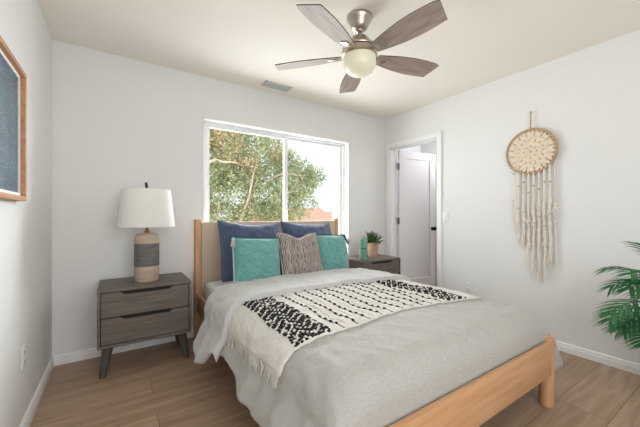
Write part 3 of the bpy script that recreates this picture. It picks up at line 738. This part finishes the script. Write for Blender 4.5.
# local: x along the wall (towards the camera side of the room = +x), y = out of the wall is -y, z up
RR = .196
bm = NB(); tube(bm, [(RR*math.cos(2*PI*k/72), 0, RR*math.sin(2*PI*k/72)) for k in range(72)], .010, 10, closed=True); obj('hoop', bm, M['rope'], dc)
bm = NB(); NRG, NAG = 44, 256; grid = []
def lace(q, a):          # relief of the crochet: spokes, petals and scalloped rounds
    pet = abs(math.cos(8*a)) if q > .36 else abs(math.cos(4*a))
    return .0012*pet+.0009*abs(math.sin(q*PI*9))+.0006*math.cos(16*a+PI*int(q*9))
for i in range(NRG+1):
    q = .04+.96*i/NRG; row = []
    for k in range(NAG):
        a = 2*PI*k/NAG; r = q*(RR-.006); row.append(bm.verts.new((r*math.cos(a), -lace(q, a)*(1 if q < .97 else .2), r*math.sin(a))))
    grid.append(row)
for i in range(NRG):
    for k in range(NAG):
        q = .04+.96*(i+.5)/NRG; a = 2*PI*(k+.5)/NAG
        hole = (.44 < q < .62 and math.cos(16*a) > .86+abs(q-.53)*2) or (.70 < q < .90 and math.cos(16*a+PI) > .84+abs(q-.80)*2) or (.19 < q < .31 and math.cos(8*a) > .86+abs(q-.25)*3) or (.92 < q < .97 and math.cos(32*a) > .3)
        if not hole: bm.faces.new((grid[i][k], grid[i+1][k], grid[i+1][(k+1) % NAG], grid[i][(k+1) % NAG]))
web = obj('crochet_web', bm, M['crochet'], dc, smooth=180)
wm = web.modifiers.new('thickness', 'SOLIDIFY'); wm.thickness = .003; wm.offset = 0
bm = NB(); tube(bm, [(0, 0, RR+.006), (.002, 0, RR+.09), (0, .004, RR+.158)], .0048, 6); blob(bm, (0, -.002, RR+.014), (.010, .008, .012)); obj('hanging_cord', bm, M['rope'], dc)
bm = NB(); tube(bm, [(0, .022, RR+.158), (0, -.006, RR+.156)], .004, 8); blob(bm, (0, -.006, RR+.156), (.007, .003, .007)); obj('nail', bm, M['bead'], dc)
NS = 16
for k in range(NS):
    u = -1+2*(k+.5)/NS; x0 = .022+u*.160+(.006 if k % 2 else -.006)
    z0 = -math.sqrt(max(.0004, RR*RR-x0*x0))
    if abs(u) > .8: z0 = max(z0, -.10)-.01
    # long in the middle, shorter at both sides
    zb = -1.21+.30*abs(u-.25)**1.15+rnd.uniform(-.06, .10)
    if k % 3 == 1: zb += .16
    bm = NB(); pts, rads = [], []; n = 26; ph = rnd.uniform(0, 6)
    thick = .0050 if k % 2 else .0070
    for i in range(n+1):
        q = i/n; z = z0+(zb-z0)*q
        pts.append((x0*(1+.03*q)+.006*math.sin(q*9+ph)*q, -.004-.006*math.sin(q*6+ph)*q+(k % 2)*.008, z))
        rads.append(thick*(.8+.5*abs(math.sin(q*31+ph))*(1 if q > .45 else .2)) if q < .94 else thick*(.9 if q < .99 else .4))
    tube(bm, pts, rads, 7)
    # loose tufts and shell-like bunches on the lower half
    for q in [rnd.uniform(.35, .97) for _ in range(4 if abs(u) < .75 else 3)]:
        i = int(q*n); c = Vector(pts[i])
        for _ in range(6):
            tube(bm, [c, c+Vector((rnd.uniform(-.016, .016), rnd.uniform(-.012, .004), -rnd.uniform(.02, .035))), c+Vector((rnd.uniform(-.018, .018), rnd.uniform(-.012, .004), -rnd.uniform(.045, .08)))], [.004, .0038, .0016], 5)
    st = obj('fringe_strand', bm, M['cotton'], dc)
    if k % 2 == 0:
        for q in (.22 if k % 4 else .14, .5): 
            bm = NB(); i = int(q*n); blob(bm, pts[i], (.009, .009, .008), seg=10, rg=6); obj('bead', bm, M['bead'], st)

# ------------------------------------------------------------------ potted palm at the right edge
palm = thing('potted_palm', 'tall potted palm with feathery green fronds by the right wall', 'potted palm', (3.225, -2.675, 0))
bm = NB(); lathe(bm, [(0, 0), (.115, 0), (.120, .006), (.150, .31), (.155, .315), (.155, .335), (.140, .335), (.136, .30), (0, .298)], cap=False); pp = obj('pot', bm, M['potgrey'], palm)
bm = NB(); lathe(bm, [(0, .302), (.138, .302)], cap=False); obj('soil', bm, M['soil'], pp)
bm = NB()
for k in range(5):
    a = k*1.3; tube(bm, [(.03*math.cos(a), .03*math.sin(a), .29), (.035*math.cos(a), .035*math.sin(a), .45), (.05*math.cos(a), .05*math.sin(a), .6)], [.014, .011, .008], 8)
obj('stem', bm, M['palmstem'], palm)
def frond(az, L, rise, droop, base_z, leaf=.15, wid=.011, n=26):
    """az = heading, rise = start elevation, droop = how far it bends over"""
    bm = NB(); pts = []; h = Vector((math.cos(az), math.sin(az), 0)); p = Vector((.03*math.cos(az), .03*math.sin(az), base_z)); st_ = L/30
    for i in range(31):
        pts.append(p.copy()); el = rise-droop*(i/30)**1.3; p = p+(h*math.cos(el)+Vector((0, 0, math.sin(el))))*st_
    lim = .262-.0
    for q in pts:
        if q.x > lim: q.x = lim-(q.x-lim)*.1
    tube(bm, pts, [.0045*(1-.8*i/30)+.0006 for i in range(31)], 6)
    side = h.cross(Vector((0, 0, 1)))
    for i in range(n):
        u = .2+.8*i/(n-1); k = min(29, int(u*30)); c = pts[k]; tg = (pts[k+1]-pts[k]).normalized(); nn = side.cross(tg).normalized()
        ll = leaf*(math.sin(min(1, (u-.1)/.9)*PI*.86+.2)**.7)*rnd.uniform(.9, 1.05)+.02
        for s in (-1, 1):
            d = (tg*(.62+.3*u)+side*s*.8+nn*.12).normalized()
            ps = []
            for v in (0, .3, .65, 1.):
                pt = c+d*ll*v+Vector((0, 0, -.32*ll*v*v))
                if pt.x > .27: pt.x = .27
                ps.append(pt)
            wv = tg.cross(d).cross(d).normalized()
            ws = [.003, wid*.5, wid*.42, .0006]
            prev = None
            for pt, w_ in zip(ps, ws):
                cur = (bm.verts.new(pt+wv*w_+nn*.0), bm.verts.new(pt-nn*w_*.35), bm.verts.new(pt-wv*w_))
                if prev:
                    bm.faces.new((prev[0], prev[1], cur[1], cur[0])); bm.faces.new((prev[1], prev[2], cur[2], cur[1]))
                prev = cur
    return obj('frond', bm, M['palm'], palm, smooth=180)
for a, L, ri, dr_, bz in ((140, .56, 86, 62, .54), (150, .46, 62, 112, .54), (158, .5, 84, 122, .5), (152, .56, 82, 112, .50), (168, .56, 72, 128, .50), (128, .52, 74, 125, .48), (150, .60, 46, 96, .43), (140, .52, 40, 100, .42), (186, .44, 48, 112, .46),
                          (146, .44, 26, 84, .43), (165, .36, 6, 50, .40), (125, .34, 8, 50, .40), (200, .60, 80, 105, .5), (225, .56, 74, 115, .5), (110, .56, 78, 110, .5),
                          (262, .54, 72, 105, .5), (310, .35, 80, 60, .5), (210, .42, 30, 80, .42), (240, .40, 28, 80, .42)):
    frond(RD(a), L*.78, RD(ri), RD(dr_), bz+.06, .15, .0115, 17)

# ------------------------------------------------------------------ outside the window
bm = NB(); box(bm, -30, 60, .3, 70, -3.1, -3.0); struct(obj('ground', bm, M['groundbounce'], smooth=0), 'unseen ground below the window, beige added to bounce warm light inside', 'ground')
bm = NB(); box(bm, 3.27, 3.60, .15, .95, -3, 2.9); struct(obj('wall_exterior', bm, M['stucco'], smooth=0), 'cream outside wall at the right of the window', 'wall')
tree = thing('leafy_tree', 'large leafy tree filling the window view', 'tree', (3.0, 3.9, -3.0))
def limb(bm, pts, r0, r1):
    n = len(pts); P_ = []
    V = [Vector(p) for p in pts]
    for i in range(n-1):
        for k in range(6): P_.append(V[i].lerp(V[i+1], k/6)+Vector((rnd.uniform(-.02, .02),)*3))
    P_.append(V[-1]); tube(bm, P_, [r0+(r1-r0)*i/(len(P_)-1) for i in range(len(P_))], 8)
bm = NB()
limb(bm, [(-.5, .1, 0), (-.55, .1, 1.6), (-.6, .0, 2.6), (-.2, .1, 4.0), (.4, .2, 5.2)], .17, .05)
for pts, r in (([(-.62, 0, 2.6), (-.9, -.3, 3.4), (-.8, -.3, 4.2), (-.6, .2, 5.2)], .05), ([(-.6, 0, 2.7), (-.3, -.25, 3.9), (.1, .2, 4.8), (.8, .4, 5.6)], .05),
               ([(-.6, 0, 2.5), (-.5, -.35, 3.6), (-.2, -.5, 4.5), (.0, -.5, 5.5)], .05), ([(-.3, .1, 3.6), (.6, .1, 4.2), (1.3, 0, 4.9), (2.0, 0, 5.3)], .05),
               ([(-1.4, -.9, 5.05), (-1.0, -.8, 5.2), (-.5, -.6, 5.22), (-.1, .2, 5.15)], .032), ([(-.62, 0, 2.6), (-1.3, .1, 3.6), (-1.8, .1, 4.6)], .05), ([(.2, .1, 4.9), (.7, -.4, 5.1), (1.15, -.5, 5.08)], .025)):
    limb(bm, pts, r, .012)
obj('trunk', bm, M['bark'], tree)
CL = [((-1.3, .2, 5.4), .95, 0), ((-.4, .3, 5.7), 1.0, 0), ((.3, .4, 5.5), .8, 0), ((-.9, .2, 4.5), .95, 0), ((0, .3, 4.5), .95, 0), ((.8, .3, 4.7), .75, 0), ((1.3, .2, 5.0), .55, 0),
      ((1.55, .2, 4.95), .42, 0), ((1.85, .1, 5.12), .26, 0), ((1.0, .3, 4.2), .6, 0), ((.5, .2, 3.8), .8, 0), ((-.6, .3, 3.7), .8, 0), ((-1.6, .3, 4.2), .7, 0), ((-2.1, .3, 5.0), .7, 0),
      ((1.0, .1, 5.55), .32, 0), ((-1.2, -.4, 5.9), .55, 1), ((-.7, -.5, 5.6), .38, 1), ((-1.5, -.5, 5.45), .4, 1), ((-.2, -.4, 5.3), .3, 1), ((-.4, .2, 6.3), .7, 0), ((.65, -.2, 5.7), .22, 1), ((1.5, .1, 4.45), .4, 0), ((1.15, .2, 5.4), .42, 0), ((1.55, .1, 5.3), .34, 0), ((1.95, .1, 5.22), .27, 0), ((.75, .2, 5.75), .4, 0)]
bms = [NB(), NB()]
for c, R_, kind in CL:
    n_l = int(5200*R_**2)
    for _ in range(n_l):
        while True:
            v = Vector((rnd.uniform(-1, 1), rnd.uniform(-1, 1), rnd.uniform(-1, 1)))
            if v.length < 1: break
        v = v.normalized()*v.length**.6
        if fbm(v.x*2+c[0]*3, v.y*2, v.z*2+c[2], 3) < -.16: continue
        p = Vector(c)+v*R_*Vector((1, .8, .9)).length/1.56
        d = Vector((rnd.gauss(0, 1), rnd.gauss(0, 1), rnd.gauss(-.3, .8))).normalized(); sd = d.orthogonal().normalized()
        sd = Matrix.Rotation(rnd.uniform(0, 6.28), 3, d) @ sd
        L = rnd.uniform(.06, .11); w_ = L*rnd.uniform(.16, .26); b3 = bms[kind]
        b3.faces.new([b3.verts.new(p), b3.verts.new(p+d*L*.5+sd*w_), b3.verts.new(p+d*L), b3.verts.new(p+d*L*.5-sd*w_)])
def leaves(b3, m):
    me = bpy.data.meshes.new('foliage'); b3.to_mesh(me); b3.free(); me.materials.append(m); o = bpy.data.objects.new('foliage', me); C.objects.link(o); o.parent = tree; return o
leaves(bms[0], M['leaf']); leaves(bms[1], M['leafbrown'])['label'] = 'dry brownish leaves'
hs = thing('neighbour_house', 'neighbouring house with a pinkish tiled roof seen through the window', 'house', (11.0, 13.5, -3.25))
bm = NB(); box(bm, -4.5, 6, -3, 3, 0, 3.1); obj('house_wall', bm, M['stucco'], hs, smooth=0)
bm = NB()
nR = 26
for k in range(nR):                                  # courses of tiles up the near slope, and the far slope
    for s in (-1, 1):
        a0, a1 = k/nR, (k+1)/nR
        y0, y1 = s*(3.5-3.5*a0), s*(3.5-3.5*a1); z0, z1 = 3.05+1.75*a0, 3.05+1.75*a1
        vs = [bm.verts.new(q) for q in ((-5, y0, z0+.06), (6.5, y0, z0+.06), (6.5, y1, z1), (-5, y1, z1))]; bm.faces.new(vs)
        vs = [bm.verts.new(q) for q in ((-5, y0, z0+.06), (6.5, y0, z0+.06), (6.5, y0, z0-.02), (-5, y0, z0-.02))]; bm.faces.new(vs)
for x in (-4.5, 6): bm.faces.new([bm.verts.new(q) for q in ((x, -3, 3.1), (x, 3, 3.1), (x, 0, 4.7))])
obj('roof', bm, M['rooftile'], hs, smooth=0)
bm = NB(); box(bm, .4, .9, -.5, 0, 4.3, 5.05); obj('chimney', bm, M['stucco'], hs, smooth=0)
for i, (x, y, h_, r_) in enumerate(((13.5, 20, 4.9, 1.0), (16.5, 21, 5.1, 1.3))):
    t = thing('distant_tree', ['distant round green tree above the roof', 'distant round green tree behind the house, right of the other'][i], 'tree', (x, y, -3))
    bm = NB(); tube(bm, [(0, 0, 0), (0, 0, h_-r_)], .15, 8); obj('trunk', bm, M['bark'], t)
    bm = NB()
    for _ in range(900):
        v = Vector((rnd.gauss(0, 1), rnd.gauss(0, 1), rnd.gauss(0, 1))).normalized()*r_*rnd.uniform(.5, 1)+Vector((0, 0, h_-r_))
        d = Vector((rnd.gauss(0, 1), rnd.gauss(0, 1), rnd.gauss(0, 1))).normalized(); sd = d.orthogonal()*.08
        bm.faces.new([bm.verts.new(v), bm.verts.new(v+d*.12+sd), bm.verts.new(v+d*.24), bm.verts.new(v+d*.12-sd)])
    obj('foliage', bm, M['leaf'], t, smooth=0)
